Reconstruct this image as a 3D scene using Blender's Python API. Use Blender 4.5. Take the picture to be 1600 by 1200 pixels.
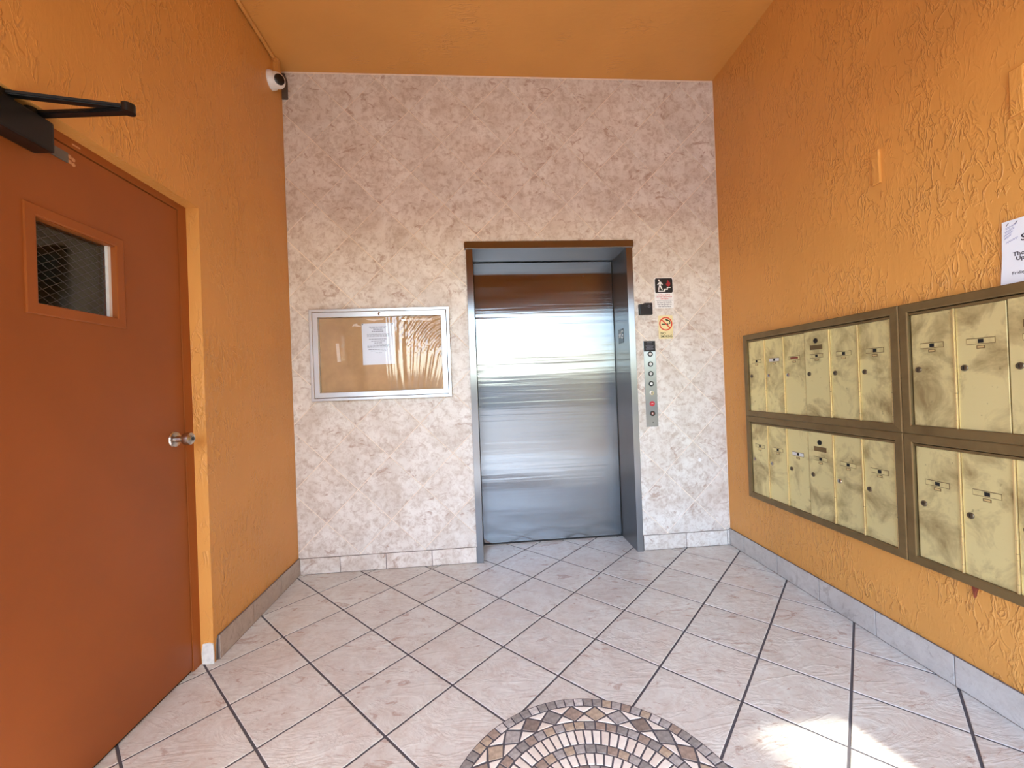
import bpy, bmesh, math, random
from mathutils import Vector, Matrix
for o in list(bpy.data.objects): bpy.data.objects.remove(o)
random.seed(7)
scene = bpy.context.scene
col = scene.collection
R_ = math.radians

# ------------------------------------------------------------------ camera, sky, sun, exposure
W, H = 2.992, 3.340           # lobby width, ceiling height (m)
YE, ZL = -3.36, 2.40          # open entrance behind the photographer: plane and lintel height
cam_d = bpy.data.cameras.new('camera'); cam = bpy.data.objects.new('camera', cam_d); col.objects.link(cam)
r = Vector((.99623659, -.07802498, -.03774598)); u = Vector((.0373364, -.00670205, .99928028)); f = Vector((.0782218, .99692888, .00376366))
cam.matrix_world = Matrix(((r.x, u.x, -f.x, 1.23893), (r.y, u.y, -f.y, -2.79553), (r.z, u.z, -f.z, 1.19741), (0, 0, 0, 1)))
cam_d.sensor_width = 36; cam_d.lens = 634.56 / 1600 * 36; cam_d.clip_start = .02
scene.camera = cam

world = bpy.data.worlds.new('sky'); scene.world = world; world.use_nodes = True
wn = world.node_tree.nodes; wl = world.node_tree.links
bg = wn['Background']
sky = wn.new('ShaderNodeTexSky'); sky.sky_type = 'NISHITA'; sky.sun_disc = False
sky.sun_elevation = R_(48); sky.sun_rotation = R_(164); sky.air_density = 1.0; sky.dust_density = .8; sky.ozone_density = 2.0
hs = wn.new('ShaderNodeHueSaturation'); hs.inputs['Saturation'].default_value = 1.02
wl.new(sky.outputs[0], hs.inputs['Color']); wl.new(hs.outputs[0], bg.inputs[0])
bg.inputs[1].default_value = .31

sun_d = bpy.data.lights.new('sun', 'SUN'); sun_d.energy = 1.9; sun_d.angle = R_(1.0); sun_d.color = (1, .95, .87)
sun = bpy.data.objects.new('sun', sun_d); col.objects.link(sun)
el = R_(48); sdir = Vector((.28 * math.cos(el), -.96 * math.cos(el), math.sin(el)))
sun.rotation_euler = sdir.to_track_quat('Z', 'Y').to_euler(); sun.location = (4, -9, 9)

vs = scene.view_settings
vs.view_transform = 'Standard'; vs.look = 'None'; vs.gamma = 1; vs.use_curve_mapping = False
vs.exposure = 2.45

# ------------------------------------------------------------------ materials
def srgb(r, g, b):
    def c(x):
        x /= 255.
        return x / 12.92 if x <= .04045 else ((x + .055) / 1.055) ** 2.4
    return (c(r), c(g), c(b), 1)
class NT:
    def __init__(s, name):
        s.m = bpy.data.materials.new(name); s.m.use_nodes = True
        s.n = s.m.node_tree.nodes; s.l = s.m.node_tree.links; s.b = s.n['Principled BSDF']
    def node(s, t, **k):
        n = s.n.new(t)
        for a, v in k.items(): setattr(n, a, v)
        return n
    def link(s, a, b): s.l.new(a, b)
    def setv(s, **k):
        for a, v in k.items(): s.b.inputs[a.replace('_', ' ')].default_value = v
    def mapping(s, src='world', scale=(1, 1, 1), rnd=False, rot=(0, 0, 0)):
        if src == 'world': v = s.node('ShaderNodeNewGeometry').outputs['Position']
        else: v = s.node('ShaderNodeTexCoord').outputs['Object']
        if rnd:
            oi = s.node('ShaderNodeObjectInfo'); mm = s.node('ShaderNodeVectorMath', operation='MULTIPLY_ADD')
            cx = s.node('ShaderNodeCombineXYZ')
            for i, k in enumerate((37., 71., 53.)):
                mu = s.node('ShaderNodeMath', operation='MULTIPLY'); mu.inputs[1].default_value = k
                s.link(oi.outputs['Random'], mu.inputs[0]); s.link(mu.outputs[0], cx.inputs[i])
            s.link(v, mm.inputs[0]); mm.inputs[1].default_value = (1, 1, 1); s.link(cx.outputs[0], mm.inputs[2]); v = mm.outputs[0]
        mp = s.node('ShaderNodeMapping'); mp.inputs['Scale'].default_value = scale; mp.inputs['Rotation'].default_value = rot
        s.link(v, mp.inputs[0]); return mp.outputs[0]
    def noise(s, vec, scale, detail=4, rough=.55, dist=0):
        n = s.node('ShaderNodeTexNoise'); s.link(vec, n.inputs['Vector'])
        n.inputs['Scale'].default_value = scale; n.inputs['Detail'].default_value = detail
        n.inputs['Roughness'].default_value = rough; n.inputs['Distortion'].default_value = dist
        return n.outputs['Fac']
    def ramp(s, fac, stops):
        n = s.node('ShaderNodeValToRGB'); e = n.color_ramp.elements
        while len(e) < len(stops): e.new(.5)
        for i, (p, c) in enumerate(stops):
            e[i].position = p; e[i].color = c if len(c) == 4 else (*c, 1)
        s.link(fac, n.inputs[0]); return n.outputs[0]
    def mix(s, fac, a, b, mode='MIX'):
        n = s.node('ShaderNodeMix', data_type='RGBA', blend_type=mode)
        for sock, v in ((n.inputs[0], fac), (n.inputs[6], a), (n.inputs[7], b)):
            if hasattr(v, 'is_linked'): s.link(v, sock)
            else: sock.default_value = v
        return n.outputs[2]
    def math(s, op, a, b=None, clamp=False):
        n = s.node('ShaderNodeMath', operation=op, use_clamp=clamp)
        for i, v in enumerate((a, b)):
            if v is None: continue
            if hasattr(v, 'is_linked'): s.link(v, n.inputs[i])
            else: n.inputs[i].default_value = v
        return n.outputs[0]
    def bump(s, h, strength, dist, prev=None):
        n = s.node('ShaderNodeBump'); n.inputs['Strength'].default_value = strength; n.inputs['Distance'].default_value = dist
        s.link(h, n.inputs['Height'])
        if prev: s.link(prev, n.inputs['Normal'])
        s.link(n.outputs[0], s.b.inputs['Normal']); return n.outputs[0]
    def color(s, c): s.link(c, s.b.inputs['Base Color'])
g = lambda v: (v, v, v, 1)

def plain(name, c, rough=.5, metal=0, spec=.5, noise_amt=.06, scale=30):
    t = NT(name); t.setv(Roughness=rough, Metallic=metal); t.b.inputs['Specular IOR Level'].default_value = spec
    n = t.noise(t.mapping('obj'), scale)
    lo = tuple(x * (1 - noise_amt * 1.5) for x in c[:3]) + (1,); hi = tuple(min(1, x * (1 + noise_amt)) for x in c[:3]) + (1,)
    t.color(t.ramp(n, [(.3, lo), (.7, hi)])); return t.m

def plaster(name, c, stretch, dens=.5):
    t = NT(name); t.setv(Roughness=.42); t.b.inputs['Specular IOR Level'].default_value = .4
    v = t.mapping('world', stretch); vw = t.mapping('world')
    mask = t.ramp(t.noise(vw, 3.1, 4, .65), [(dens - .02, g(.05)), (dens + .12, g(1))])
    n1 = t.noise(v, 26, 3, .5, .9)
    ridge = t.math('SUBTRACT', 1, t.math('MULTIPLY', t.math('ABSOLUTE', t.math('SUBTRACT', n1, .53)), 16), True)
    n2 = t.noise(v, 46, 2, .5, .6)
    drip = t.ramp(n2, [(.60, g(0)), (.66, g(1))])
    h = t.math('MULTIPLY', t.math('ADD', t.math('MULTIPLY', ridge, .75), t.math('MULTIPLY', drip, .8)), mask)
    h = t.math('ADD', h, t.math('MULTIPLY', t.noise(t.mapping('world', tuple(x if x == 1 else x * .5 for x in stretch)), 70, 2), .14))
    h = t.math('ADD', h, t.math('MULTIPLY', t.noise(vw, 7, 2), .5))
    t.bump(h, .62, .0058)
    vv = t.noise(vw, 1.7, 4); cc = t.mix(t.ramp(vv, [(.35, g(0)), (.7, g(1))]), c, tuple(x * .9 for x in c[:3]) + (1,))
    spots = t.ramp(t.noise(vw, 21, 2, .5), [(.765, g(0)), (.785, g(1))])
    cc = t.mix(t.math('MULTIPLY', spots, .45), cc, srgb(120, 60, 30))
    t.color(cc); return t.m
ORANGE = srgb(220, 156, 80)
M = {}
M['plaster'] = plaster('orange_plaster', ORANGE, (1, 1, .42), .45)
M['plaster_ceiling'] = plaster('orange_ceiling_plaster', ORANGE, (.3, 1, 1), .56)

def tile_mat(name, base, vein, fine, veins, rough, relief, spots=None):
    t = NT(name); t.setv(Roughness=rough)
    v = t.mapping('obj', (1, 1, 1), True)
    vs_ = t.mapping('obj', (1.0, 2.3, 1.6), True, (0, 0, R_(38)))
    big = t.noise(v, 5, 4, .6, .6)
    c = t.mix(t.ramp(big, [(.35, g(0)), (.68, g(1))]), base, tuple(b * .6 + f_ * .4 for b, f_ in zip(base, vein)))
    mott = t.ramp(t.noise(v, fine, 8, .78, .5), [(.46, g(0)), (.64, g(1))])
    c = t.mix(t.math('MULTIPLY', mott, veins), c, vein)
    streak = t.ramp(t.noise(vs_, 6.5, 6, .66, 1.4), [(.59, g(0)), (.66, g(.9)), (.74, g(.3))])
    c = t.mix(t.math('MULTIPLY', streak, .75), c, spots or vein)
    oi = t.node('ShaderNodeObjectInfo')
    tone = t.math('ADD', t.math('MULTIPLY', oi.outputs['Random'], .05), .97)
    hsv = t.node('ShaderNodeHueSaturation'); t.link(tone, hsv.inputs['Value']); t.link(c, hsv.inputs['Color'])
    t.color(hsv.outputs[0])
    rr = t.noise(vs_, 3.4, 5, .6, 1.2)
    ridge = t.math('SUBTRACT', 1, t.math('MULTIPLY', t.math('ABSOLUTE', t.math('SUBTRACT', rr, .5)), 14), True)
    b = t.bump(ridge, relief * .5, .004)
    t.bump(t.noise(v, 14, 5), relief, .003, b)
    return t.m
M['floor_tile'] = tile_mat('floor_tile', srgb(216, 216, 206), srgb(186, 168, 152), 20, .45, .26, .5, srgb(168, 138, 122))
M['wall_tile'] = tile_mat('wall_tile', srgb(230, 224, 213), srgb(172, 148, 124), 24, .66, .36, .12, srgb(160, 124, 100))
M['base_tile'] = tile_mat('base_tile', srgb(202, 197, 190), srgb(160, 150, 142), 22, .4, .35, .12)
M['floor_grout'] = plain('floor_grout', srgb(82, 79, 82), .9)
M['wall_grout'] = plain('wall_grout', srgb(244, 228, 208), .9)
M['base_tile_left'] = tile_mat('base_tile_warm', srgb(190, 174, 158), srgb(150, 132, 118), 20, .5, .4, .12)
M['base_grout'] = plain('base_grout', srgb(112, 102, 96), .9)

def steel(name, rough, aniso, wav=0, c=.62, uv=False):
    t = NT(name); t.setv(Metallic=1, Roughness=rough)
    
    if uv:
        t.b.inputs['Anisotropic'].default_value = aniso
        tg = t.node('ShaderNodeTangent', direction_type='UV_MAP', uv_map='UVMap'); t.link(tg.outputs[0], t.b.inputs['Tangent'])
    col_ = t.ramp(t.noise(t.mapping('obj', (1, 1, 1)), 3, 5, .6), [(.3, (c * .92, c * .97, c, 1)), (.7, (c * .99, c * 1.04, c * 1.07, 1))]); t.color(col_)
    if wav:
        h = t.noise(t.mapping('obj', (.55, 1, 4.0)), 1.3, 1, .4, .2); b_ = t.bump(h, 1.0, wav); t.bump(t.noise(t.mapping('obj', (.5, 1, 22)), 1.3, 2, .5, .2), 1.0, wav * .22, b_)
    return t.m
M['steel_door'] = steel('brushed_steel_door', .20, 1.0, .0040, .28, True)
M['steel'] = steel('brushed_steel', .30, 1.0, 0, .31, True)
M['alu'] = steel('brushed_aluminium', .36, 0, 0, .64)
M['chrome'] = plain('satin_nickel', srgb(195, 188, 180), .25, 1)

def brass(name, c, dark, rough, amt):
    t = NT(name); t.setv(Metallic=.5, Roughness=rough)
    v = t.mapping('obj', (1, 1, 1), True)
    n = t.noise(v, 7, 5, .62, .5); m = t.ramp(n, [(.46, g(0)), (.70, g(1))])
    cc = t.mix(t.math('MULTIPLY', m, amt), c, dark)
    sp = t.ramp(t.noise(v, 34, 3, .5), [(.70, g(0)), (.75, g(1))])
    cc = t.mix(t.math('MULTIPLY', sp, .5 * amt), cc, tuple(x * .4 for x in dark[:3]) + (1,))
    t.color(cc)
    t.link(t.ramp(t.noise(t.mapping('obj', (3, 3, 30)), 5, 4), [(.3, g(rough * .85)), (.7, g(rough * 1.2))]), t.b.inputs['Roughness'])
    t.bump(t.noise(t.mapping('obj', (2, 2, 2), True), 3, 3), .15, .004)
    return t.m
M['brass'] = brass('aged_brass', srgb(232, 218, 158), srgb(136, 108, 64), .40, .8)
M['bronze'] = brass('dark_brass_frame', srgb(128, 106, 68), srgb(98, 76, 44), .42, .5)
M['brass_bright'] = brass('bright_brass_edge', srgb(228, 200, 140), srgb(170, 130, 80), .3, .3)
M['door_paint'] = plain('brown_door_paint', srgb(152, 82, 32), .45, 0, .4, .05, 3)
M['black'] = plain('black_plastic', srgb(16, 16, 18), .4)
M['black_metal'] = plain('black_enamel', srgb(10, 10, 11), .35)
M['dark'] = plain('dark_void', srgb(14, 11, 10), .8)
M['white'] = plain('white_plastic', srgb(235, 233, 228), .35)
M['paper'] = plain('white_paper', srgb(232, 234, 240), .8, 0, .2, .02, 5)
M['ink'] = plain('grey_ink', srgb(120, 120, 130), .8)
M['ink_dark'] = plain('dark_ink', srgb(35, 30, 50), .8)
M['ink_blue'] = plain('blue_pen', srgb(110, 120, 175), .8)
M['ink_red'] = plain('red_ink', srgb(200, 45, 45), .7)
M['cork'] = plain('tan_pinboard', srgb(196, 156, 112), .85, 0, .2, .10, 9)
M['scrap'] = plain('torn_paper', srgb(240, 218, 196), .8)
M['plaster_white'] = plain('bare_white_plaster', srgb(222, 222, 212), .9, 0, .2, .12, 40)
M['grey_metal'] = plain('galvanised_metal', srgb(120, 116, 110), .45, .6)
M['lock_metal'] = plain('dull_lock_metal', srgb(105, 92, 72), .35, .7)
M['red_button'] = plain('red_button', srgb(190, 50, 60), .4)
M['flame'] = plain('flame_red', srgb(150, 30, 35), .6)
M['sticker'] = plain('pale_sticker', srgb(232, 215, 160), .5)
M['sticker_red'] = plain('prohibition_red', srgb(215, 70, 45), .5)
M['olive'] = plain('dark_green_ink', srgb(60, 60, 30), .6)
M['cream'] = plain('pale_plate', srgb(225, 222, 215), .4)
M['shim'] = plain('reddish_wood', srgb(130, 60, 40), .7)
M['concrete'] = plain('pale_concrete', srgb(178, 174, 166), .85, 0, .3, .08, 2)
M['bark'] = plain('palm_bark', srgb(120, 108, 94), .9)
M['leaf'] = plain('palm_leaf', srgb(70, 96, 48), .6)
M['stair_wall'] = plain('drab_green_wall', srgb(110, 112, 84), .8)
M['rock'] = plain('street_wall', srgb(150, 150, 148), .85)
M['hole_tan'] = plain('filler_tan', srgb(205, 150, 105), .7)
STONES = [plain('mosaic_stone', srgb(*c), .55, 0, .4, .22, 60) for c in
          ((172, 167, 160), (146, 141, 134), (182, 164, 140), (160, 142, 126), (205, 200, 192), (136, 122, 110))]
WHITE_STONE = [plain('mosaic_white_stone', srgb(*c), .5, 0, .4, .06, 40) for c in ((236, 230, 216), (226, 216, 200))]
t = NT('glass'); t.setv(Roughness=.03, IOR=1.45); t.b.inputs['Transmission Weight'].default_value = 1; t.b.inputs['Base Color'].default_value = (.75, .8, .68, 1); M['glass'] = t.m
t = NT('clear_film'); t.n.remove(t.b); out = t.n['Material Output']
tr = t.node('ShaderNodeBsdfTransparent'); gl = t.node('ShaderNodeBsdfGlossy'); gl.inputs['Roughness'].default_value = .06
fr = t.node('ShaderNodeFresnel'); fr.inputs[0].default_value = 1.45; mx = t.node('ShaderNodeMixShader')
t.link(t.math('ADD', t.math('MULTIPLY', fr.outputs[0], 1.7), 0.0, True), mx.inputs[0]); t.link(tr.outputs[0], mx.inputs[1]); t.link(gl.outputs[0], mx.inputs[2]); t.link(mx.outputs[0], out.inputs[0])
M['film'] = t.m

# ------------------------------------------------------------------ builders
WL = {}
def place(o, parent, c):
    col.objects.link(o)
    p = WL[parent.name] if parent else Vector((0, 0, 0))
    o.parent = parent; o.location = Vector(c) - p; WL[o.name] = Vector(c)
    return o
def empty(name, loc):
    o = bpy.data.objects.new(name, None); o.empty_display_size = .05; return place(o, None, loc)
def tag(o, label=None, cat=None, group=None, kind=None):
    if label: o['label'] = label
    if cat: o['category'] = cat
    if group: o['group'] = group
    if kind: o['kind'] = kind
    return o
def mesh(name, V, F, mat, parent=None, smooth=False, mats=None):
    lo = [min(v[i] for v in V) for i in range(3)]; hi = [max(v[i] for v in V) for i in range(3)]
    c = Vector([(a + b) / 2 for a, b in zip(lo, hi)])
    me = bpy.data.meshes.new(name); me.from_pydata([Vector(v) - c for v in V], [], F); me.update()
    bm = bmesh.new(); bm.from_mesh(me); bmesh.ops.recalc_face_normals(bm, faces=bm.faces); bm.to_mesh(me); bm.free()
    if smooth: me.polygons.foreach_set('use_smooth', [True] * len(me.polygons))
    me.materials.append(M[mat] if isinstance(mat, str) else mat)
    if mat == 'steel':
        uvl = me.uv_layers.new(name='UVMap')
        for lp in me.loops:
            co = me.vertices[lp.vertex_index].co; uvl.data[lp.index].uv = (co.x + co.y * .999, co.z + co.y * .03)
    return place(bpy.data.objects.new(name, me), parent, c)
def fin(name, bm, mat, parent=None, smooth=False):
    V = [tuple(v.co) for v in bm.verts]; bm.verts.index_update(); F = [[v.index for v in f.verts] for f in bm.faces]; bm.free()
    return mesh(name, V, F, mat, parent, smooth)
BF = [(0, 1, 3, 2), (4, 6, 7, 5), (0, 4, 5, 1), (2, 3, 7, 6), (0, 2, 6, 4), (1, 5, 7, 3)]
def boxes(name, lst, mat, parent=None, bev=0):
    bm = bmesh.new()
    for (x0, x1, y0, y1, z0, z1) in lst:
        vs_ = [bm.verts.new((x, y, z)) for x in (x0, x1) for y in (y0, y1) for z in (z0, z1)]
        for f_ in BF: bm.faces.new([vs_[i] for i in f_])
    bmesh.ops.recalc_face_normals(bm, faces=bm.faces)
    if bev: bmesh.ops.bevel(bm, geom=list(bm.edges), offset=bev, segments=2, affect='EDGES', profile=.7)
    return fin(name, bm, mat, parent)
def box(name, b, mat, parent=None, bev=0): return boxes(name, [b], mat, parent, bev)
# planes: map (u, v, d) to world; d = height out of the surface towards the lobby
def PB(y=0.): return lambda u, v, d: (u, y - d, v)            # back wall
def PR(): return lambda u, v, d: (W - d, u, v)                # right wall (u = y)
def PLf(x=0.): return lambda u, v, d: (x + d, u, v)           # left wall
def PF(z=0.): return lambda u, v, d: (u, v, z + d)            # floor
def prism(name, poly, d0, d1, P, mat, parent=None, cham=0, flags=None):
    V, F = prism_geo(poly, d0, d1, P, cham, flags); return mesh(name, V, F, mat, parent)
def inset(poly, ds):
    n = len(poly); A = sum(poly[i][0] * poly[(i + 1) % n][1] - poly[(i + 1) % n][0] * poly[i][1] for i in range(n)); s = 1 if A > 0 else -1
    L = []
    for i in range(n):
        (x0, y0), (x1, y1) = poly[i], poly[(i + 1) % n]; l = math.hypot(x1 - x0, y1 - y0) or 1e-9
        nx, ny = -(y1 - y0) / l * s, (x1 - x0) / l * s
        L.append((nx, ny, nx * x0 + ny * y0 + ds[i]))
    out = []
    for i in range(n):
        a, b = L[i - 1], L[i]; D = a[0] * b[1] - a[1] * b[0]
        if abs(D) < 1e-4: out.append((poly[i][0] + b[0] * ds[i], poly[i][1] + b[1] * ds[i])); continue
        out.append(((a[2] * b[1] - a[1] * b[2]) / D, (a[0] * b[2] - a[2] * b[0]) / D))
    return out
def area(p): return abs(sum(p[i][0] * p[(i + 1) % len(p)][1] - p[(i + 1) % len(p)][0] * p[i][1] for i in range(len(p)))) / 2
def prism_geo(poly, d0, d1, P, cham=0, flags=None):
    n = len(poly)
    if cham and min(math.dist(poly[i], poly[(i + 1) % n]) for i in range(n)) < cham * 5: cham = 0
    if not cham:
        V = [P(a, b, d0) for a, b in poly] + [P(a, b, d1) for a, b in poly]
        F = [list(range(n)), list(range(n, 2 * n))] + [[i, (i + 1) % n, n + (i + 1) % n, n + i] for i in range(n)]
        return V, F
    ds = [cham if (flags is None or flags[i]) else 0 for i in range(n)]
    q = inset(poly, ds)
    V = [P(a, b, d0) for a, b in poly] + [P(a, b, d1 - cham * .6) for a, b in poly] + [P(a, b, d1) for a, b in q]
    F = [list(range(n)), list(range(2 * n, 3 * n))]
    for k in (0, n): F += [[k + i, k + (i + 1) % n, k + n + (i + 1) % n, k + n + i] for i in range(n)]
    return V, F
def join_geo(lst):
    V, F = [], []
    for v, f_ in lst:
        o = len(V); V += v; F += [[i + o for i in q] for q in f_]
    return V, F
def clip(poly, flags, a, b, c):          # keep a*x+b*y<=c
    out, fl = [], []
    n = len(poly)
    for i in range(n):
        p, q = poly[i], poly[(i + 1) % n]; dp, dq = a * p[0] + b * p[1] - c, a * q[0] + b * q[1] - c
        if dp <= 0:
            out.append(p); fl.append(flags[i])
            if dq > 0:
                t_ = dp / (dp - dq); out.append((p[0] + t_ * (q[0] - p[0]), p[1] + t_ * (q[1] - p[1]))); fl.append(False)
        elif dq <= 0:
            t_ = dp / (dp - dq); out.append((p[0] + t_ * (q[0] - p[0]), p[1] + t_ * (q[1] - p[1]))); fl.append(flags[i])
    o2, f2 = [], []
    for i in range(len(out)):
        if math.dist(out[i], out[(i + 1) % len(out)]) > 1e-6: o2.append(out[i]); f2.append(fl[i])
    return o2, f2
def clip_rect(poly, x0, x1, y0, y1):
    fl = [True] * len(poly)
    for a, b, c in ((-1, 0, -x0), (1, 0, x1), (0, -1, -y0), (0, 1, y1)):
        poly, fl = clip(poly, fl, a, b, c)
        if len(poly) < 3: return None, None
    return (poly, fl) if area(poly) > 2e-5 else (None, None)
def rect(u0, u1, v0, v1): return [(u0, v0), (u1, v0), (u1, v1), (u0, v1)]
def rrect(u0, u1, v0, v1, rad, n=5):
    pts = []
    for cx, cy, a0 in ((u1 - rad, v0 + rad, -90), (u1 - rad, v1 - rad, 0), (u0 + rad, v1 - rad, 90), (u0 + rad, v0 + rad, 180)):
        for k in range(n + 1):
            a = R_(a0 + 90 * k / n); pts.append((cx + rad * math.cos(a), cy + rad * math.sin(a)))
    return pts
def disc(cu, cv, rad, n=24): return [(cu + rad * math.cos(2 * math.pi * i / n), cv + rad * math.sin(2 * math.pi * i / n)) for i in range(n)]
def ring_geo(cu, cv, r0, r1, d0, d1, P, n=28):
    V, F = [], []
    for i in range(n):
        a = 2 * math.pi * i / n; c_, s_ = math.cos(a), math.sin(a)
        V += [P(cu + r0 * c_, cv + r0 * s_, d0), P(cu + r1 * c_, cv + r1 * s_, d0), P(cu + r1 * c_, cv + r1 * s_, d1), P(cu + r0 * c_, cv + r0 * s_, d1)]
    for i in range(n):
        a, b = 4 * i, 4 * ((i + 1) % n)
        for k in range(4): F.append([a + k, b + k, b + (k + 1) % 4, a + (k + 1) % 4])
    return V, F
def lathe(name, prof, origin, axis, mat, parent=None, n=28, smooth=True):
    ax = Vector(axis).normalized(); t1 = ax.orthogonal().normalized(); t2 = ax.cross(t1); o = Vector(origin)
    V, F = [], []
    for rr, hh in prof:
        for i in range(n):
            a = 2 * math.pi * i / n; V.append(o + ax * hh + (t1 * math.cos(a) + t2 * math.sin(a)) * max(rr, 1e-5))
    for k in range(len(prof) - 1):
        for i in range(n): F.append([k * n + i, k * n + (i + 1) % n, (k + 1) * n + (i + 1) % n, (k + 1) * n + i])
    F.append(list(range(n))); F.append([(len(prof) - 1) * n + i for i in range(n)])
    o_ = mesh(name, V, F, mat, parent, smooth)
    if smooth:
        md = o_.modifiers.new('es', 'EDGE_SPLIT'); md.split_angle = R_(40)
    return o_
def beam(name, p, q, w, h, mat, parent=None, bev=.002, up=(0, 0, 1)):
    p, q = Vector(p), Vector(q); d = (q - p).normalized(); s_ = d.cross(Vector(up)).normalized(); n_ = s_.cross(d)
    bm = bmesh.new(); vs_ = []
    for e in (p, q):
        for a in (-1, 1):
            for b in (-1, 1): vs_.append(bm.verts.new(e + s_ * a * w / 2 + n_ * b * h / 2))
    for f_ in BF: bm.faces.new([vs_[i] for i in f_])
    bmesh.ops.recalc_face_normals(bm, faces=bm.faces)
    if bev: bmesh.ops.bevel(bm, geom=list(bm.edges), offset=bev, segments=2, affect='EDGES')
    return fin(name, bm, mat, parent)
def text_geo(body, size, P, cu, cv, d, align='CENTER', sx=1, slant=0, bold=0.0):
    cu_ = bpy.data.curves.new('t', 'FONT'); cu_.body = body; cu_.size = 1; cu_.align_x = align; cu_.offset = bold; cu_.resolution_u = 3
    ob = bpy.data.objects.new('t', cu_); me = ob.to_mesh()
    V = [P(cu + (v.co.x * size * sx), cv + v.co.y * size + slant * v.co.x * size, d) for v in me.vertices]; F = [list(p.vertices) for p in me.polygons]
    ob.to_mesh_clear(); bpy.data.objects.remove(ob); bpy.data.curves.remove(cu_); return V, F
def text(name, lines, mat, parent):
    V, F = join_geo([text_geo(**l) for l in lines]); return mesh(name, V, F, mat, parent)

# ------------------------------------------------------------------ setting: shell
S = .3048
DX = .287            # elevator recess depth
FX0, FX1, FZ = 1.219, 2.295, 2.137
st = lambda o: tag(o, kind='structure')
DY0, DY1, DZ = -.860, -1.840, 2.053
floor = st(boxes('floor', [(0, W, YE - .2, 0, -.12, -.0025), (FX0 - .03, FX1 + .03, 0, DX + .02, -.12, -.0025), (-.2, 0, DY1, DY0, -.12, -.0025)], 'floor_grout'))
wall_back = st(boxes('wall_back', [(-.2, FX0 - .03, .0015, .36, 0, H + .2), (FX1 + .03, W + .2, .0015, .36, 0, H + .2), (FX0 - .03, FX1 + .03, .0015, .36, FZ + .03, H + .2)], 'wall_grout'))
DY0, DY1, DZ = -.860, -1.840, 2.053
wall_left = st(boxes('wall_left', [(-.2, 0, DY0, .0, 0, H), (-.2, 0, DY1, DY0, DZ, H), (-.2, 0, YE, DY1, 0, H)], 'plaster'))
wall_right = st(box('wall_right', (W, W + .2, YE, 0, 0, H), 'plaster'))
ceiling = st(box('ceiling', (-.2, W + .2, YE, .0, H, H + .2), 'plaster_ceiling'))
st(box('trim_1', (-.2, W + .2, YE - .2, YE, ZL, H + .2), 'plaster'))          # lintel over the open entrance
st(box('ground_outside', (-30, 34, -40, YE - .2, -.2, -.02), 'concrete'))
st(box('wall_street', (-14, 18, -22.3, -22, -.05, 2.1), 'rock'))
# unseen orange wing wall added to cut skylight on the left wall
st(box('wall_added_shade', (4.6, 5.2, -15, YE - .2, -.05, 5.6), 'plaster'))
# unseen round-headed palm added to keep the sun off the medallion
palm = st(empty('tree_added_shade', (3.43, -8.5, -.02)))
pc = Vector((3.46, -8.48, 7.72))
V, F = [], []
for k in range(13):
    t_ = k / 12; cx_ = 3.43 + .05 * math.sin(t_ * 2.2); rr = (.17 - .05 * t_) * (1.05 if k % 2 else .97)
    V += [(cx_ + rr * math.cos(a * math.pi / 6), -8.5 + rr * math.sin(a * math.pi / 6), -.02 + t_ * 7.6) for a in range(12)]
for k in range(12): F += [[k * 12 + i, k * 12 + (i + 1) % 12, k * 12 + 12 + (i + 1) % 12, k * 12 + 12 + i] for i in range(12)]
mesh('trunk', V, F, 'bark', palm, True)
fan = []
for k in range(11):
    a = R_(-62 + 12.4 * k); b = a + R_(12.4); m_ = (a + b) / 2; L_ = .46 * (1 - .25 * abs(m_))
    fan.append(([(.30, 0, 0), (.30 + .8 * L_ * math.cos(a), .8 * L_ * math.sin(a), -.03), (.30 + L_ * math.cos(m_), L_ * math.sin(m_), .02), (.30 + .8 * L_ * math.cos(b), .8 * L_ * math.sin(b), -.03)], [[0, 1, 2], [0, 2, 3]]))
fan.append(([(0, -.012, 0), (.31, -.010, 0), (.31, .010, 0), (0, .012, 0)], [[0, 1, 2, 3]]))
fv, ff = join_geo(fan); fme = bpy.data.meshes.new('leaf'); fme.from_pydata(fv, [], ff); fme.materials.append(M['leaf'])
for k in range(80):
    zz_ = 1 - 1.75 * (k + .5) / 80; ph = k * 2.39996; q_ = math.sqrt(max(0, 1 - zz_ * zz_))
    lf = place(bpy.data.objects.new('leaf', fme), palm, pc)
    lf.rotation_euler = Vector((q_ * math.cos(ph), q_ * math.sin(ph), zz_)).to_track_quat('X', 'Z').to_euler()
# dim stairwell behind the door
st(boxes('wall_stairwell', [(-1.5, -1.4, -2.3, -.5, 0, 2.6), (-1.5, -.2, -.5, -.4, 0, 2.6), (-1.5, -.2, -2.4, -2.3, 0, 2.6), (-1.5, -.2, -2.4, -.4, 2.6, 2.7), (-1.5, -.2, -2.4, -.4, -.1, 0)], 'stair_wall'))

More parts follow.
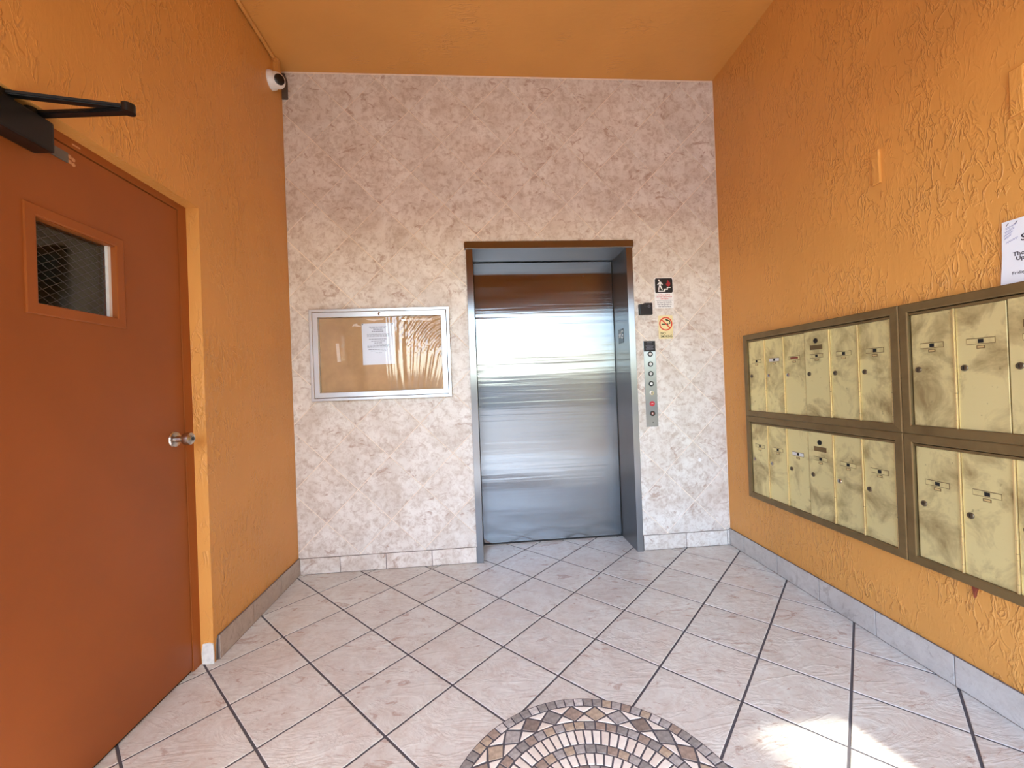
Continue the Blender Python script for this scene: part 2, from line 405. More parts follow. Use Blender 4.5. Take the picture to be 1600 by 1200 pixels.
# floor tiles
th = .7788374; e1 = (math.cos(th), math.sin(th)); e2 = (math.sin(th), -math.cos(th)); O = (.0096, -.48214)
gh = .0088 / 2 / S
full_mesh = None
def node(a, b): return (O[0] + S * (a * e1[0] + b * e2[0]), O[1] + S * (a * e1[1] + b * e2[1]))
for a in range(-14, 12):
    for b in range(-8, 18):
        q = [node(a + gh, b + gh), node(a + 1 - gh, b + gh), node(a + 1 - gh, b + 1 - gh), node(a + gh, b + 1 - gh)]
        pcs = []
        for rc in ((0, W, YE - .2, 0), (FX0 - .02, FX1 + .02, 0, DX), (-.075, 0, DY1, DY0)):
            p, fl = clip_rect(q, *rc)
            if p: pcs.append((p, fl))
        if not pcs: continue
        if len(pcs) == 1 and all(pcs[0][1]) and len(pcs[0][0]) == 4:
            if full_mesh is None:
                o = prism('tile', q, -.012, 0, PF(), 'floor_tile', floor, .0018); full_mesh = o.data
            else:
                c = Vector((sum(p[0] for p in q) / 4, sum(p[1] for p in q) / 4, -.006)); o = place(bpy.data.objects.new('tile', full_mesh), floor, c)
        else:
            V, F = join_geo([prism_geo(p, -.012, 0, PF(), .0018, fl) for p, fl in pcs]); mesh('tile', V, F, 'floor_tile', floor)
# wall tiles
hd = .42506 / 2; wg = .0050 / math.sqrt(2)
wfull = None
BT = .108
for rI in range(-1, 17):
    for c in range(-3, 14):
        if (c + rI) % 2: continue
        cx, cz = .40026 + c * hd, 3.30266 - rI * hd; k = hd - wg
        q = [(cx + k, cz), (cx, cz + k), (cx - k, cz), (cx, cz - k)]
        pcs = []
        for rc in ((.002, FX0 - .02, BT, H - .012), (FX1 + .02, W - .006, BT, H - .012), (FX0 - .02, FX1 + .02, FZ + .025, H - .012)):
            p, fl = clip_rect(q, *rc)
            if p: pcs.append((p, fl))
        if not pcs: continue
        if len(pcs) == 1 and all(pcs[0][1]) and len(pcs[0][0]) == 4:
            if wfull is None:
                o = prism('tile', q, -.0014, .002, PB(), 'wall_tile', wall_back, .0016); wfull = o.data
            else: place(bpy.data.objects.new('tile', wfull), wall_back, (cx, -.0003, cz))
        else:
            V, F = join_geo([prism_geo(p, -.0014, .002, PB(), .0016, fl) for p, fl in pcs]); mesh('tile', V, F, 'wall_tile', wall_back)
prism('paint_chip', [(2.770, .612), (2.776, .628), (2.786, .630), (2.792, .622), (2.797, .612), (2.788, .606), (2.778, .604)], .002, .0035, PB(), 'white', wall_back)

# baseboards
def skirting(name, P, joints, z1, mat):
    base = None
    o = st(prism(name, rect(min(joints), max(joints), 0, z1 - .001), 0.0022, .009, P, 'base_grout'))
    for a, b in zip(joints[:-1], joints[1:]):
        a, b = min(a, b), max(a, b)
        prism('tile', rect(a + .002, b - .002, .003, z1 - .002), 0.0022, .0115, P, mat, o, .0015)
    return o
skirting('baseboard_back_1', PB(), [.012, .269, .568, .873, 1.174], .107, 'wall_tile')
skirting('baseboard_back_2', PB(), [2.346, 2.657, 2.962, W - .012], .107, 'wall_tile')
skirting('baseboard_left', PLf(), [0, -.26, -.556, -.835], .11, 'base_tile_left')
skirting('baseboard_right', PR(), [0, -.164, -.473, -.778, -1.085, -1.392, -1.70, -2.005, -2.31, -2.615, -2.92, -3.225, YE], .117, 'base_tile')
# wear at the door corner
V, F = prism_geo([(-.048, .0), (.002, .0), (.003, .045), (.0, .088), (-.018, .094), (-.044, .09), (-.05, .05)], 0, .006, lambda u, v, d: (u, DY0 - d, v), .002)
mesh('plaster_patch', V, F, 'plaster_white', wall_left)
V, F = prism_geo([(-.836, .004), (-.848, .006), (-.846, .07), (-.838, .10), (-.835, .09)], .0, .004, PLf(), 0)
mesh('broken_edge', V, F, 'grey_metal', wall_left)
# plaster-covered strips on the right wall
for y0, y1, z0, z1 in ((-1.184, -1.149, 2.010, 2.156), (-1.65, -1.614, 2.005, 2.153)):
    prism('painted_strip', rect(y0, y1, z0, z1), 0, .010, PR(), 'plaster', wall_right, .003)

# ------------------------------------------------------------------ mosaic medallion
MC = (1.523, -1.721); med = tag(empty('mosaic_medallion', (*MC, 0)), 'round stone mosaic medallion of grey, tan and white pieces set in the floor', 'mosaic')
prism('grout_bed', disc(*MC, .452, 72), -.002, .0010, PF(), 'floor_grout', med)
hidden = []
CP = Vector((1.23893, -2.79553, 1.19741))
def in_view(x, y):
    d = Vector((x, y, 0)) - CP; z = d.dot(f)
    return z > .1 and 600 - 634.56 * d.dot(u) / z < 1206
def stone(poly, mat):
    cx = sum(p[0] for p in poly) / len(poly); cy = sum(p[1] for p in poly) / len(poly)
    j = random.uniform(-.0004, .0004); geo = prism_geo(poly, 0, .0024 + j, PF(), .0012)
    if in_view(cx, cy): mesh('stone', *geo, mat, med)
    else: hidden.append((geo, mat))
def pol(rr, a): return (MC[0] + rr * math.cos(a), MC[1] + rr * math.sin(a))
def ring(n, r0, r1, gap, mats, a0=0):
    for i in range(n):
        a, b = a0 + 2 * math.pi * i / n, a0 + 2 * math.pi * (i + 1) / n
        ga, gb = gap / r0 / 2, gap / r1 / 2
        jit = lambda: random.uniform(-.0008, .0008)
        stone([pol(r0 + jit(), a + ga), pol(r1 + jit(), a + gb), pol(r1 + jit(), b - gb), pol(r0 + jit(), b - ga)][::-1], random.choice(mats))
mixst = STONES
ring(79, .419, .449, .005, STONES[:2] * 2 + [STONES[4], STONES[3], STONES[2]], .01)
nd = 30
for i in range(nd):
    a = 2 * math.pi * (i + .42) / nd; st_ = 2 * math.pi / nd; rm, r0, r1 = .381, .3495, .4145
    k = .44
    stone([pol(r0 + .002, a), pol(rm, a + st_ * k), pol(r1 - .002, a), pol(rm, a - st_ * k)][::-1], STONES[[0, 1, 2, 5, 3][i * 7 % 5]])
    b = a + st_ / 2; w_ = st_ * .41
    stone([pol(rm + .006, b), pol(r1 - .001, b - w_), pol(r1, b + w_)], WHITE_STONE[i % 2])
    stone([pol(rm - .006, b), pol(r0 + .001, b + w_), pol(r0 + .001, b - w_)], WHITE_STONE[(i + 1) % 2])
ring(57, .315, .344, .005, STONES[:4] + [STONES[0]], .03)
ring(64, .259, .309, .006, WHITE_STONE, .02)
ring(43, .226, .254, .005, STONES[:4], .05)
ring(46, .184, .221, .006, WHITE_STONE, .03)
ring(34, .158, .180, .005, STONES, .03)
for i in range(8):
    a, b = 2 * math.pi * i / 8, 2 * math.pi * (i + 1) / 8
    stone([pol(.012, (a + b) / 2), pol(.152, a + .03), pol(.152, b - .03)], (WHITE_STONE + STONES)[i % 2 * 3])
for mt in {id(m): m for _, m in hidden}.values():
    V, F = join_geo([g_ for g_, m in hidden if m == mt]); tag(mesh('stone_border', V, F, mt, med), kind='stuff')

# ------------------------------------------------------------------ elevator entrance
ev = tag(empty('elevator_entrance', ((FX0 + FX1) / 2, 0, 0)), 'closed brushed stainless steel elevator door in a steel frame on the tiled wall', 'elevator')
JO = .044
boxes('jamb', [(FX0 - JO, FX0, -.022, .004, 0, FZ)], 'steel', ev, .0015)
boxes('jamb', [(FX1, FX1 + JO, -.022, .004, 0, FZ)], 'steel', ev, .0015)
box('header', (FX0 - JO - .010, FX1 + JO + .008, -.028, .004, FZ, FZ + .050), 'steel', ev, .0015)
box('side_return', (FX0 - .02, FX0, .004, DX + .03, 0, FZ), 'steel', ev)
box('side_return', (FX1, FX1 + .02, .004, DX + .03, 0, FZ), 'steel', ev)
box('soffit', (FX0 - .02, FX1 + .02, .004, DX + .03, FZ, FZ + .02), 'steel', ev)
# door panel, gently dished sheet with UV for the brush direction
nx, nz = 2, 2
dp = box('door_panel', (FX0 + .004, FX1 - .006, DX, DX + .03, .012, FZ - .006), 'steel_door', ev)
me = dp.data; uvl = me.uv_layers.new(name='UVMap')
for lp in me.loops:
    co = me.vertices[lp.vertex_index].co; uvl.data[lp.index].uv = (co.x, co.z)
box('door_gap', (FX0, FX1, DX + .012, DX + .032, 0, FZ), 'dark', ev)
box('sill', (FX0, FX1, DX - .004, DX + .02, -.002, .003), 'grey_metal', ev)
lathe('key_hole', [(.005, 0), (.005, .0015), (.003, .002)], (2.063, DX, 2.024), (0, -1, 0), 'black', ev, 14)
# curled corner of the panel skirt
mesh('bent_lip', [(FX0 + .004, DX - .001, .012), (FX0 + .06, DX - .001, .012), (FX0 + .004, DX - .02, .03), (FX0 + .004, DX - .001, .05), (FX0 + .02, DX - .012, .02)], [(0, 1, 4), (0, 4, 2), (2, 4, 3), (4, 1, 3)], 'steel', ev)
PRt = lambda uu, v, d: (FX1 - d, uu, v)
pl = prism('floor_plate', rrect(.090, .197, 1.481, 1.585, .004), 0, .002, PRt, 'black', ev)
tag(pl, 'black floor plate reading star G')
PM = lambda uu, v, d: PRt(.1435 - uu, v, d)
text('plate_letter', [dict(body='G', size=.085, P=PM, cu=.024, cv=1.513, d=.0026, bold=.012)], 'white', pl)
star = []
for i in range(10):
    a = math.pi / 2 + math.pi * i / 5; rr = .024 if i % 2 == 0 else .010; star.append((-.026 + rr * math.cos(a), 1.541 + rr * math.sin(a)))
prism('plate_star', star, .0018, .0026, PM, 'white', pl)

# ------------------------------------------------------------------ signs and controls beside the elevator
fs = tag(empty('fire_sign', (2.566, 0, 1.705)), 'white sign with a black stair and flame pictogram above red and black wording', 'sign')
B = PB(.0)
prism('plate', rrect(2.497, 2.636, 1.705, 1.925, .012), .002, .0042, B, 'white', fs, .0006)
prism('pictogram_panel', rrect(2.502, 2.631, 1.815, 1.920, .012), .0042, .0046, B, 'black', fs)
def shape(name, pts, mat): return prism(name, pts, .0046, .0050, B, mat, fs)
figx, figz = 2.538, 1.83
man = join_geo([prism_geo(disc(figx - .006, 1.905, .0062, 14), .0046, .005, B),
    prism_geo([(figx - .002, 1.897), (figx + .008, 1.893), (figx + .020, 1.880), (figx + .022, 1.872), (figx + .018, 1.871), (figx + .009, 1.880), (figx + .006, 1.868), (figx + .014, 1.852), (figx + .020, 1.838), (figx + .014, 1.836), (figx + .004, 1.852), (figx - .002, 1.862), (figx - .005, 1.848), (figx - .007, 1.834), (figx - .013, 1.834), (figx - .011, 1.852), (figx - .006, 1.868), (figx - .004, 1.880), (figx - .016, 1.870), (figx - .020, 1.874), (figx - .008, 1.888)], .0046, .005, B)])
mesh('walking_figure', *man, 'white', fs)
shape('stairs', [(2.524, 1.824), (2.576, 1.824), (2.576, 1.837), (2.596, 1.837), (2.596, 1.850), (2.616, 1.850), (2.616, 1.856), (2.588, 1.856), (2.588, 1.845), (2.566, 1.845), (2.566, 1.832), (2.524, 1.832)], 'white')
shape('flame', [(2.592, 1.862), (2.583, 1.872), (2.584, 1.884), (2.589, 1.880), (2.590, 1.893), (2.597, 1.908), (2.600, 1.896), (2.605, 1.902), (2.610, 1.888), (2.613, 1.892), (2.615, 1.876), (2.609, 1.864), (2.600, 1.860)], 'flame')
ln = lambda b, z, s=.0145, **k: dict(body=b, size=s, P=B, cu=2.567, cv=z, d=.0048, bold=.012, **k)
text('red_wording', [ln('In Case of Fire', 1.798), ln('Do Not Use Elevators', 1.784, sx=.86), ln('Use Stairs', 1.770)], 'ink_red', fs)
prism('rule_line', rect(2.503, 2.630, 1.7605, 1.7622), .0042, .0046, B, 'ink', fs)
text('black_wording', [ln('En Caso De Incendio', 1.745, sx=.86), ln('No Use Elevadores', 1.730, sx=.92), ln('Use Las Escaleras', 1.715, sx=.92)], 'ink_dark', fs)

ns = tag(empty('no_smoking_sticker', (2.57, 0, 1.487)), 'pale square sticker with a red crossed cigarette reading NO SMOKING', 'sign')
prism('backing', rrect(2.517, 2.622, 1.488, 1.653, .004), .002, .0030, B, 'sticker', ns)
mesh('prohibition_ring', *join_geo([ring_geo(2.571, 1.595, .040, .0485, .003, .0036, B), prism_geo([(2.539, 1.621), (2.545, 1.627), (2.603, 1.569), (2.597, 1.563)], .0036, .0041, B)]), 'sticker_red', ns)
prism('cigarette', rect(2.541, 2.590, 1.589, 1.597), .003, .0034, B, 'olive', ns)
sm = [(2.594, 1.595), (2.600, 1.603), (2.596, 1.612), (2.588, 1.614), (2.580, 1.611), (2.574, 1.618), (2.568, 1.626), (2.574, 1.632), (2.584, 1.626), (2.592, 1.622), (2.602, 1.618), (2.606, 1.606), (2.604, 1.594)]
prism('smoke', sm, .003, .0034, B, 'olive', ns)
text('wording', [dict(body='NO', size=.024, P=B, cu=2.530, cv=1.520, d=.0034, align='LEFT', bold=.02), dict(body='SMOKING', size=.024, P=B, cu=2.530, cv=1.498, d=.0034, align='LEFT', sx=.80, bold=.02)], 'olive', ns)

cr = tag(empty('card_reader', (2.42, 0, 1.66)), 'small black card reader box mounted beside the elevator frame', 'card reader')
box('reader_body', (2.374, 2.467, -.030, -.002, 1.660, 1.735), 'black', cr, .004)
box('reader_head', (2.408, 2.465, -.034, -.004, 1.712, 1.742), 'black', cr, .004)
tag(mesh('indicator_ring', *ring_geo(2.440, 1.717, .006, .009, .034, .035, B, 16), 'ink', cr), 'grey ring mark on the reader')

cp = tag(empty('call_panel', (2.446, 0, .869)), 'tall narrow steel elevator control panel with round buttons and black instruction plate', 'control panel')
pp = prism('faceplate', rect(2.401, 2.487, .869, 1.476), .002, .006, B, 'steel', cp, .001)
ip = prism('instruction_plate', rect(2.402, 2.486, 1.402, 1.475), .006, .0068, B, 'black', cp)
rows = [(1.462, .5), (1.4525, .42)] + [(1.440 - .0065 * i, .72 - .06 * (i % 3)) for i in range(5)]
mesh('print_lines', *join_geo([prism_geo(rect(2.444 - .042 * w_ * .95, 2.444 + .042 * w_ * .95, z, z + .0024), .0068, .0071, B) for z, w_ in rows]), 'ink', ip)
for i, z in enumerate((1.383, 1.312, 1.244, 1.173)):
    bt = mesh('button', *ring_geo(2.446, z, .0105, .0185, .006, .0095, B), 'black', cp)
    prism('button_face', disc(2.446, z, .0105), .006, .0085, B, 'cream', bt)
    if i < 3: prism('button_mark', rect(2.4445, 2.4475, z - .005, z + .005), .0085, .0088, B, 'ink', bt)
ks = lathe('key_switch', [(.016, 0), (.016, .002), (.009, .003), (.009, .006)], (2.448, -.006, 1.107), (0, -1, 0), 'chrome', cp, 20)
prism('key_slot', rect(2.4465, 2.4495, 1.100, 1.114), .012, .0126, B, 'black', ks)
for z, c2 in ((1.032, 'red_button'), (.962, 'shim')):
    bt = mesh('button', *ring_geo(2.447, z, .011, .0185, .006, .0095, B), 'red_button' if z > 1 else 'black', cp)
    tag(bt, 'red ringed alarm button' if z > 1 else 'dark red ringed button')
    prism('button_face', disc(2.447, z, .0115), .006, .0085, B, c2, bt)
    if z > 1: prism('button_mark', [(2.440, z - .0015), (2.454, z - .0015), (2.454, z + .0015), (2.440, z + .0015)], .0085, .0088, B, 'cream', bt)
    else: prism('button_mark', rect(2.4445, 2.4495, z - .006, z + .006), .0085, .0088, B, 'cream', bt)
lathe('screw', [(.004, 0), (.004, .001), (.002, .0015)], (2.449, -.006, .898), (0, -1, 0), 'black', cp, 12)

# ------------------------------------------------------------------ bulletin board
bb = tag(empty('bulletin_board', (.592, 0, 1.14)), 'aluminium framed glazed bulletin board with a tan pinboard on the tiled wall', 'bulletin board')
x0, x1, z0, z1 = .136, 1.048, 1.140, 1.745
def rails(parent, name, P, u0, u1, v0, v1, w_, d0, d1, mat, ch=.002, skip=()):
    q = [((u0, v0), (u1, v0), (u1 - w_, v0 + w_), (u0 + w_, v0 + w_)), ((u1, v0), (u1, v1), (u1 - w_, v1 - w_), (u1 - w_, v0 + w_)),
         ((u1, v1), (u0, v1), (u0 + w_, v1 - w_), (u1 - w_, v1 - w_)), ((u0, v1), (u0, v0), (u0 + w_, v0 + w_), (u0 + w_, v1 - w_))]
    return [prism(name, list(p), d0, d1, P, mat, parent, ch, [True, False, True, False]) for p in q]
rails(bb, 'frame_rail', B, x0, x1, z0, z1, .019, .002, .044, 'alu')
rails(bb, 'door_rail', B, x0 + .0215, x1 - .0215, z0 + .0215, z1 - .0215, .034, .006, .046, 'alu')
prism('gap_backing', rect(x0 + .005, x1 - .005, z0 + .005, z1 - .005), .002, .006, B, 'dark', bb)
prism('pinboard', rect(x0 + .03, x1 - .03, z0 + .03, z1 - .03), .006, .014, B, 'cork', bb)
lathe('lock', [(.011, 0), (.011, .003), (.007, .004)], (.592, -.046, 1.7065), (0, -1, 0), 'chrome', bb, 18)
box('lock_slot', (.5905, .5935, -.0508, -.0495, 1.701, 1.712), 'black', bb)
# clear sheet, wrinkled over the right-hand half
nxx, nzz = 150, 80; V, F = [], []
fx0, fx1, fz0, fz1 = x0 + .05, x1 - .05, z0 + .05, z1 - .05
for j in range(nzz + 1):
    for i in range(nxx + 1):
        s_, t_ = i / nxx, j / nzz
        wk = max(0, min(1, (s_ - .50) / .18)); a = 0
        fan = (s_ - .62) / (1.0 + .55 * (t_ - .2) * (1 if s_ > .7 else .3))
        a += .0013 * math.sin(fan * 118 + 2.4 * math.sin(t_ * 3.1)) * (.6 + .4 * math.sin(fan * 31)) + .0005 * math.sin(fan * 263 + 5 * t_)
        cr_ = max(0, t_ - .42) * max(0, s_ - .58) * 4
        a += cr_ * (.0034 * math.sin((s_ * 1.25 - t_) * 74 + 4 * math.sin(s_ * 11 + t_ * 5)) + .0012 * math.sin((s_ + t_ * 1.6) * 120 + 3 * math.sin(t_ * 17)))
        V.append((fx0 + (fx1 - fx0) * s_, -.033 + a * wk, fz0 + (fz1 - fz0) * t_))
for j in range(nzz):
    for i in range(nxx):
        a = j * (nxx + 1) + i; F.append((a, a + 1, a + nxx + 2, a + nxx + 1))
tag(mesh('clear_cover', V, F, 'film', bb, True), 'clear wrinkled plastic cover sheet')
nt = tag(empty('notice_paper', (.57, -.014, 1.37)), 'white typed notice pinned inside the bulletin board', 'paper')
prism('sheet', [(.466, 1.371), (.674, 1.373), (.677, 1.650), (.464, 1.648)], .0145, .0155, B, 'paper', nt)
lines = []
for zz, w_, h_ in ([(1.622, .056, .004), (1.614, .046, .004), (1.606, .03, .004), (1.592, .040, .005)] + [(1.574 - .0075 * i, .072, .003) for i in range(3)] + [(1.540, .060, .004), (1.527, .046, .003), (1.514, .026, .004)]
                   + [(1.501 - .0075 * i, .072, .003) for i in range(3)] + [(1.471, .066, .004), (1.461, .050, .003), (1.449, .022, .003)]):
    uu = .57 - w_
    while uu < .57 + w_ - .004:
        wl_ = random.uniform(.008, .022); lines.append(prism_geo(rect(uu, min(uu + wl_, .57 + w_), zz, zz + h_), .0155, .0158, B)); uu += wl_ + .003
mesh('print_lines', *join_geo(lines), 'ink', nt)
for x, lab in ((.471, 'black push pin of the typed notice next to the torn scrap'), (.667, 'black push pin of the typed notice next to the wrinkled plastic')):
    tag(lathe('push_pin', [(.004, 0), (.004, .003), (.0025, .004)], (x, -.0155, 1.642), (0, -1, 0), 'black', None, 12), lab, 'push pin', 'pins of the typed notice')
for pts, lab in (([(.401, 1.628), (.413, 1.646), (.436, 1.650), (.440, 1.638), (.458, 1.634), (.460, 1.628), (.432, 1.630), (.420, 1.634)], 'small torn white paper scrap left of the typed notice'),
               ([(.490, 1.678), (.612, 1.680), (.608, 1.671), (.560, 1.668), (.548, 1.660), (.530, 1.668), (.505, 1.672)], 'torn paper strip stuck above the typed notice'),
               ([(.720, 1.672), (.930, 1.674), (.928, 1.660), (.880, 1.657), (.850, 1.662), (.730, 1.660)], 'long torn paper strip in the wrinkled corner of the board'),
               ([(.293, 1.520), (.313, 1.521), (.322, 1.398), (.300, 1.396)], 'narrow vertical strip of old tape on the pinboard')):
    tag(prism('paper_scrap', pts, .0142, .0150, B, 'scrap'), lab, 'paper')

# ------------------------------------------------------------------ brown door on the left wall
d1 = st(empty('door_1', (-.055, (DY0 + DY1) / 2, 0))); tag(d1, 'brown painted metal door with a small wired glass window and closer')
XF = -.055; DPl = PLf(XF)
FW = .048
boxes('door_frame', [(-.16, XF, DY0 - FW, DY0, 0, DZ), (-.16, XF, DY1, DY1 + FW, 0, DZ), (-.16, XF, DY1 + FW, DY0 - FW, DZ - .029, DZ)], 'door_paint', d1)
box('frame_stop', (-.15, -.115, DY1 + FW, DY0 - FW, 0.0, DZ - .02), 'dark', None) if False else None
wy0, wy1, wz0, wz1 = -1.489, -1.224, 1.495, 1.752
L0, L1, LT = DY1 + FW + .003, DY0 - FW - .004, DZ - .033
leaf = boxes('door_leaf', [(-.102, XF - .003, L0, wy0, .012, LT), (-.102, XF - .003, wy1, L1, .012, LT), (-.102, XF - .003, wy0, wy1, .012, wz0), (-.102, XF - .003, wy0, wy1, wz1, LT)], 'door_paint', d1)
boxes('gap_stop', [(-.150, -.104, L1 - .012, DY0 - FW, 0, DZ - .029), (-.150, -.104, DY1 + FW, L0 + .012, 0, DZ - .029), (-.150, -.104, DY1 + FW, DY0 - FW, DZ - .045, DZ - .029)], 'dark', d1)
box('dark_gap_strip', (-.16, XF - .012, DY1, DY0, 0, .008), 'dark', d1)  # near-black strip painting the shaded gap under the door
rails(d1, 'window_moulding', PLf(XF - .003), -1.522, -1.191, 1.461, 1.788, .033, 0, .005, 'door_paint', .003)
gp = box('window_pane', (-.088, -.083, wy0, wy1, wz0, wz1), 'glass', d1)
box('glazing_bead', (-.0825, -.072, wy1 - .012, wy1 - .001, wz0, wz1), 'cream', d1)
wires = []
step = .026
def wire(p, q, wd=.0005):
    p, q = Vector((0, *p)), Vector((0, *q)); d = (q - p).normalized(); n_ = Vector((0, -d.z, d.y)) * wd
    V = []
    for e in (p, q):
        for xx in (-.0822, -.0816):
            for s_ in (-1, 1): V.append((xx, e.y + n_.y * s_, e.z + n_.z * s_))
    wires.append((V, [list(f_) for f_ in BF]))
ww, hh = wy1 - wy0, wz1 - wz0
for s_ in (1, -1):
    k = -int(ww / step) - 14
    while k < 24:
        b = wz0 + k * step if s_ > 0 else wz1 - k * step
        m_ = .62 * s_
        pts = []
        y = wy0; pA = (wy0, b); pB = (wy1, b + m_ * ww)
        (ya, za), (yb, zb) = pA, pB
        lo, hi = 0, 1
        for bound, sg in ((wz0, 1), (wz1, -1)):
            fa, fb = sg * (za - bound), sg * (zb - bound)
            if fa < 0 and fb < 0: lo, hi = 1, 0
            elif fa < 0: lo = max(lo, fa / (fa - fb))
            elif fb < 0: hi = min(hi, fa / (fa - fb))
        if hi - lo > .03: wire((ya + (yb - ya) * lo, za + (zb - za) * lo), (ya + (yb - ya) * hi, za + (zb - za) * hi))
        k += 1
mesh('wire_mesh', *join_geo(wires), 'grey_metal', d1)
kn = lathe('door_knob', [(.033, 0), (.034, .003), (.031, .008), (.014, .012), (.011, .030), (.016, .036), (.025, .044), (.0275, .055), (.025, .068), (.016, .075), (.009, .076), (.009, .073)], (XF - .003, -.972, 1.024), (1, 0, 0), 'chrome', d1, 32)
lathe('key_cylinder', [(.008, 0), (.008, .002), (.005, .003)], (XF - .003 + .0735, -.972, 1.024), (1, 0, 0), 'black', kn, 16)
cl = box('closer_body', (XF - .002, .000, -1.80, -1.484, 1.940, 2.030), 'black_metal', d1, .006)
pinion = lathe('closer_pinion', [(.014, 0), (.014, .03)], (-.028, -1.52, 2.028), (0, 0, 1), 'black_metal', d1, 16)
elb = Vector((.215, -1.492, 2.066))
beam('closer_arm', (-.028, -1.505, 2.044), elb, .026, .012, 'black_metal', d1, .003)
beam('closer_arm', (-.045, -1.60, 2.042), elb + Vector((0, 0, .010)), .024, .012, 'black_metal', d1, .003)
lathe('arm_joint', [(.017, 0), (.017, .026)], elb - Vector((0, 0, .006)), (0, 0, 1), 'black_metal', d1, 18)
box('arm_shoe', (XF - .002, -.012, -1.80, -1.575, 2.028, 2.052), 'black_metal', d1, .004)
mpl = box('mounting_plate', (XF - .003, XF + .001, -1.50, -1.386, 1.967, 1.999), 'grey_metal', d1)
for yy, zz in ((-1.378, 1.992), (-1.366, 1.988), (-1.378, 1.975), (-1.366, 1.972)):
    lathe('plug', [(.0062, 0), (.0062, .001), (.004, .0015)], (XF - .003, yy, zz), (1, 0, 0), 'hole_tan', d1, 14)
box('strike_scuff', (XF, XF + .0008, -1.372, -1.345, 2.034, 2.039), 'hole_tan', d1)

# ------------------------------------------------------------------ conduit and security camera
cd = tag(empty('cable_conduit', (.013, -.1, H - .013)), 'orange painted cable conduit along the ceiling edge above the left wall', 'conduit')
lathe('conduit_pipe', [(.0115, 0), (.0115, 3.2)], (.0135, -.125, H - .0125), (0, -1, 0), 'plaster', cd, 16)
lathe('coupling', [(.014, 0), (.0155, .004), (.0155, .020), (.014, .024)], (.0165, -.112, H - .0165), (0, -1, 0), 'plaster', cd, 16)
box('elbow_box', (.001, .034, -.118, -.085, H - .095, H - .002), 'plaster', cd, .004)
sc = tag(empty('security_camera', (.0, -.125, 3.19)), 'white turret security camera with a black lens in the ceiling corner', 'camera')
BC = Vector((.0, -.150, 3.168)); aim = Vector((.62, -.62, -.30)).normalized()
lathe('mount_base', [(.056, 0), (.056, .010), (.052, .022), (.044, .034)], BC, (1, 0, 0), 'white', sc, 32)
ctr = BC + Vector((.040, 0, 0))
prof = [(.0465 * math.cos(a), .0465 * math.sin(a)) for a in [R_(-80 + 6 * i) for i in range(23)]]
lathe('camera_ball', prof, ctr, aim, 'white', sc, 32)
lathe('lens_face', [(.030, 0), (.030, .004), (.026, .0065), (.012, .0085)], ctr + aim * .0345, aim, 'black_metal', sc, 28)
prism('back_plate', [(.003, 3.322), (.024, 3.322), (.040, 3.27), (.040, 3.15), (.003, 3.15)], .003, .010, B, 'grey_metal', sc)

# ------------------------------------------------------------------ brass mailboxes on the right wall
RW = PR()
def mailbox(y0, z0, z1, master, lock_dz, slot_dz, label, seed):
    y1 = y0 - .990
    mb = tag(empty('mailbox_unit', (W, (y0 + y1) / 2, z0)), label, 'mailbox', 'brass mailbox units on the right wall')
    rails(mb, 'frame_rail', RW, y1, y0, z0, z1, .035, 0, .030, 'bronze', .004)
    i0, i1, k0, k1 = y0 - .036, y1 + .036, z0 + .034, z1 - .036
    prism('back_panel', rect(i1 - .002, i0 + .002, k0 - .002, k1 + .002), 0, .008, RW, 'dark', mb)
    top = k1 - .013
    prism('top_bar', rect(i1, i0, top + .001, k1 - .0025), .008, .0235, RW, 'bronze', mb, .001)
    n = 6; pw = (i0 - i1) / n
    rnd = random.Random(seed)
    for k in range(n):
        a = i0 - pw * k; b = a - pw
        ms = k == master
        dd = .0235 if ms else .020
        dr = prism('door', rect(b + .0045, a - .0045 + (.003 if ms else 0), k0 + .0015, top - (0 if not ms else -.002)), .008, dd, RW, 'brass', mb, .0012)
        D = lambda uu, v, d: RW(uu, v, dd + d)
        c = (a + b) / 2; zs = k0 + slot_dz
        fr_ = prism('name_slot', rect(c - .041, c + .041, zs - .011, zs + .011), -.001, .0006, D, 'bronze', dr)
        fr_['label'] = 'recessed name slot'
        prism('slot_card', rect(c - .039, c + .040, zs - .009, zs + .0085), .0004, .0010, D, 'cream' if (seed, k) in ((1, 1), (2, 2)) else 'brass', dr)
        prism('number_sticker', rect(c - .009, c + .007, zs - .007, zs + .007) if (seed, k) != (1, 2) else rect(c - .028, c + .026, zs - .005, zs + .005), .0008, .0014, D, 'shim' if (seed, k) == (1, 2) else 'dark', dr)
        mesh('slot_tab', *join_geo([prism_geo(rect(c - .012, c + .012, zs - .0265, zs - .0155), -.001, .0008, D), ]), 'bronze', dr)
        prism('tab_window', rect(c - .009, c + .009, zs - .024, zs - .018), .0006, .0013, D, 'brass_bright', dr)
        lk = lathe('lock', [(.0115, 0), (.0115, .002), (.0095, .004), (.0085, .0045)], Vector(RW(a - .027, k0 + lock_dz, dd)), (-1, 0, 0), 'lock_metal' if rnd.random() < .75 else 'chrome', dr, 18)
        prism('key_slot', rect(a - .0285, a - .0255, k0 + lock_dz - .006, k0 + lock_dz + .006), .0043, .005, D, 'black', dr)
        if ms:
            lathe('master_lock', [(.013, 0), (.013, .002), (.009, .003), (.009, .001)], Vector(RW(c + .002, k0 + .392, dd)), (-1, 0, 0), 'black', dr, 20)
            prism('master_plate', rect(c - .038, c + .038, k0 + .346, k0 + .370), -.001, .0015, D, 'bronze', dr)
        if k < n - 1 and not ms and k + 1 != master or k == master and k < n - 1:
            prism('divider', rect(b - .0022, b + .0022, k0 + .001, top), .008, .026, RW, 'brass_bright', mb, .001)
    prism('side_bead', rect(i1 + .0008, i1 + .0035, k0, top), .008, .028, RW, 'brass_bright', mb)
    return mb
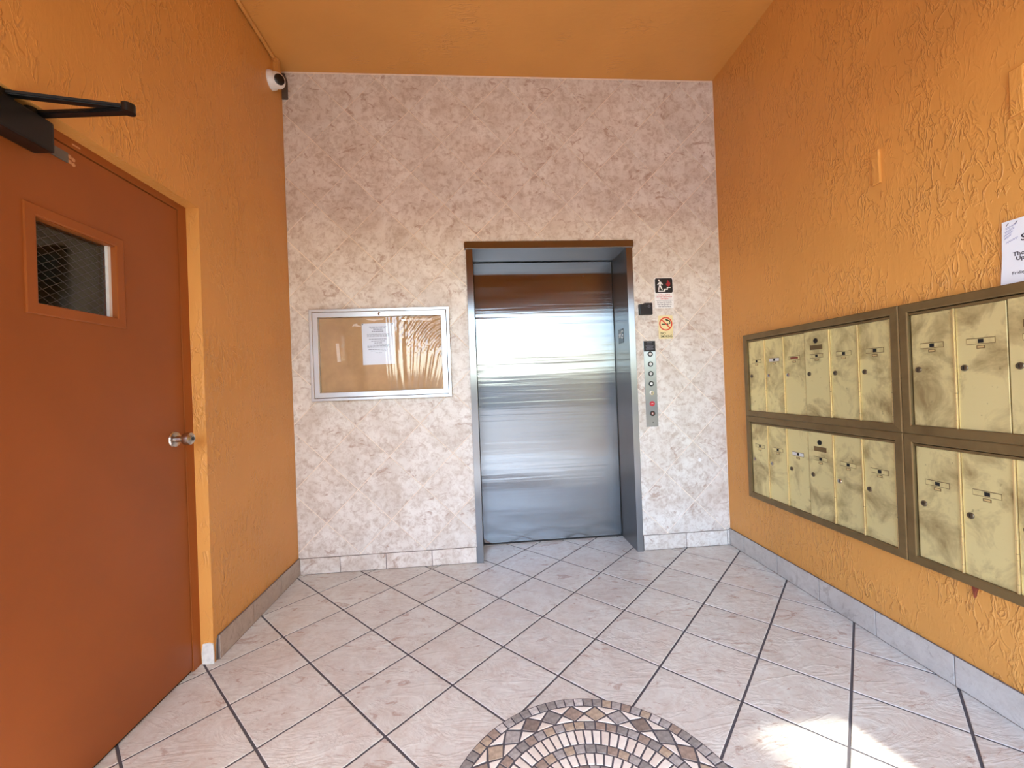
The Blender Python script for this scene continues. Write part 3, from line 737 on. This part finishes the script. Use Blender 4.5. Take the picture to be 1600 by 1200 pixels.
mailbox(-.264, .943, 1.466, 3, .222, .314, 'brass mailbox unit in the upper row beside the tiled elevator wall', 1)
mailbox(-.264, .418, .942, 3, .218, .307, 'brass mailbox unit in the lower row beside the tiled elevator wall', 2)
mailbox(-1.255, .943, 1.466, 2, .222, .314, 'brass mailbox unit in the upper row directly under the white paper notice', 3)
mailbox(-1.255, .418, .942, 3, .218, .307, 'brass mailbox unit in the lower row with a wooden shim poking out below', 4)
sh = prism('wooden_shim', [(-1.455, .420), (-1.476, .420), (-1.466, .392), (-1.462, .371)], 0, .010, RW, 'shim')
tag(sh, 'tiny reddish wooden shim poking out under the brass mailboxes', 'shim')

# paper notice standing on top of the mailboxes
pn = tag(empty('wall_notice', (W, -1.68, 1.467)), 'white paper notice with handwriting taped above the brass mailboxes', 'paper')
RN = lambda uu, v, d: (W - .004 - d - .016 * max(0, (1.50 - v) / .04) ** 1.5 * .6, uu, v)
prism('sheet', [(-1.572, 1.470), (-1.578, 1.56), (-1.581, 1.675), (-1.797, 1.675), (-1.790, 1.470)], 0, .001, lambda uu, v, d: (W - .006 - d, uu, v), 'paper', pn)
PT = lambda uu, v, d: (W - .0072 - d, -1.580 - uu, v)
text('typed_wording', [dict(body='Thou', size=.018, P=PT, cu=.026, cv=1.556, d=.0002, align='LEFT', bold=.02), dict(body='Up', size=.018, P=PT, cu=.033, cv=1.541, d=.0002, align='LEFT', bold=.02),
                       dict(body='Friday -', size=.0135, P=PT, cu=.022, cv=1.497, d=.0002, align='LEFT', bold=.01), dict(body='S', size=.030, P=PT, cu=.047, cv=1.600, d=.0002, align='LEFT', bold=.02)], 'ink_dark', pn)
scr = []
for rI, (zz, a, b) in enumerate(((1.650, .010, .040), (1.638, .008, .032), (1.628, .006, .028), (1.618, .006, .024), (1.604, .010, .040))):
    pts = [(a + (b - a) * i / 16, zz + .0035 * math.sin(i * 2.3 + rI) + .010 * (i / 16)) for i in range(17)]
    for p, q in zip(pts[:-1], pts[1:]):
        scr.append(prism_geo([p, q, (q[0], q[1] + .0014), (p[0], p[1] + .0014)], 0, .0003, PT))
mesh('handwriting', *join_geo(scr), 'ink_blue', pn)
for uu in (.012, .034):
    prism('staple', [(uu, 1.660), (uu + .006, 1.668), (uu + .007, 1.667), (uu + .001, 1.659)], 0, .0008, PT, 'ink_dark', pn)
bpy.context.view_layer.update()
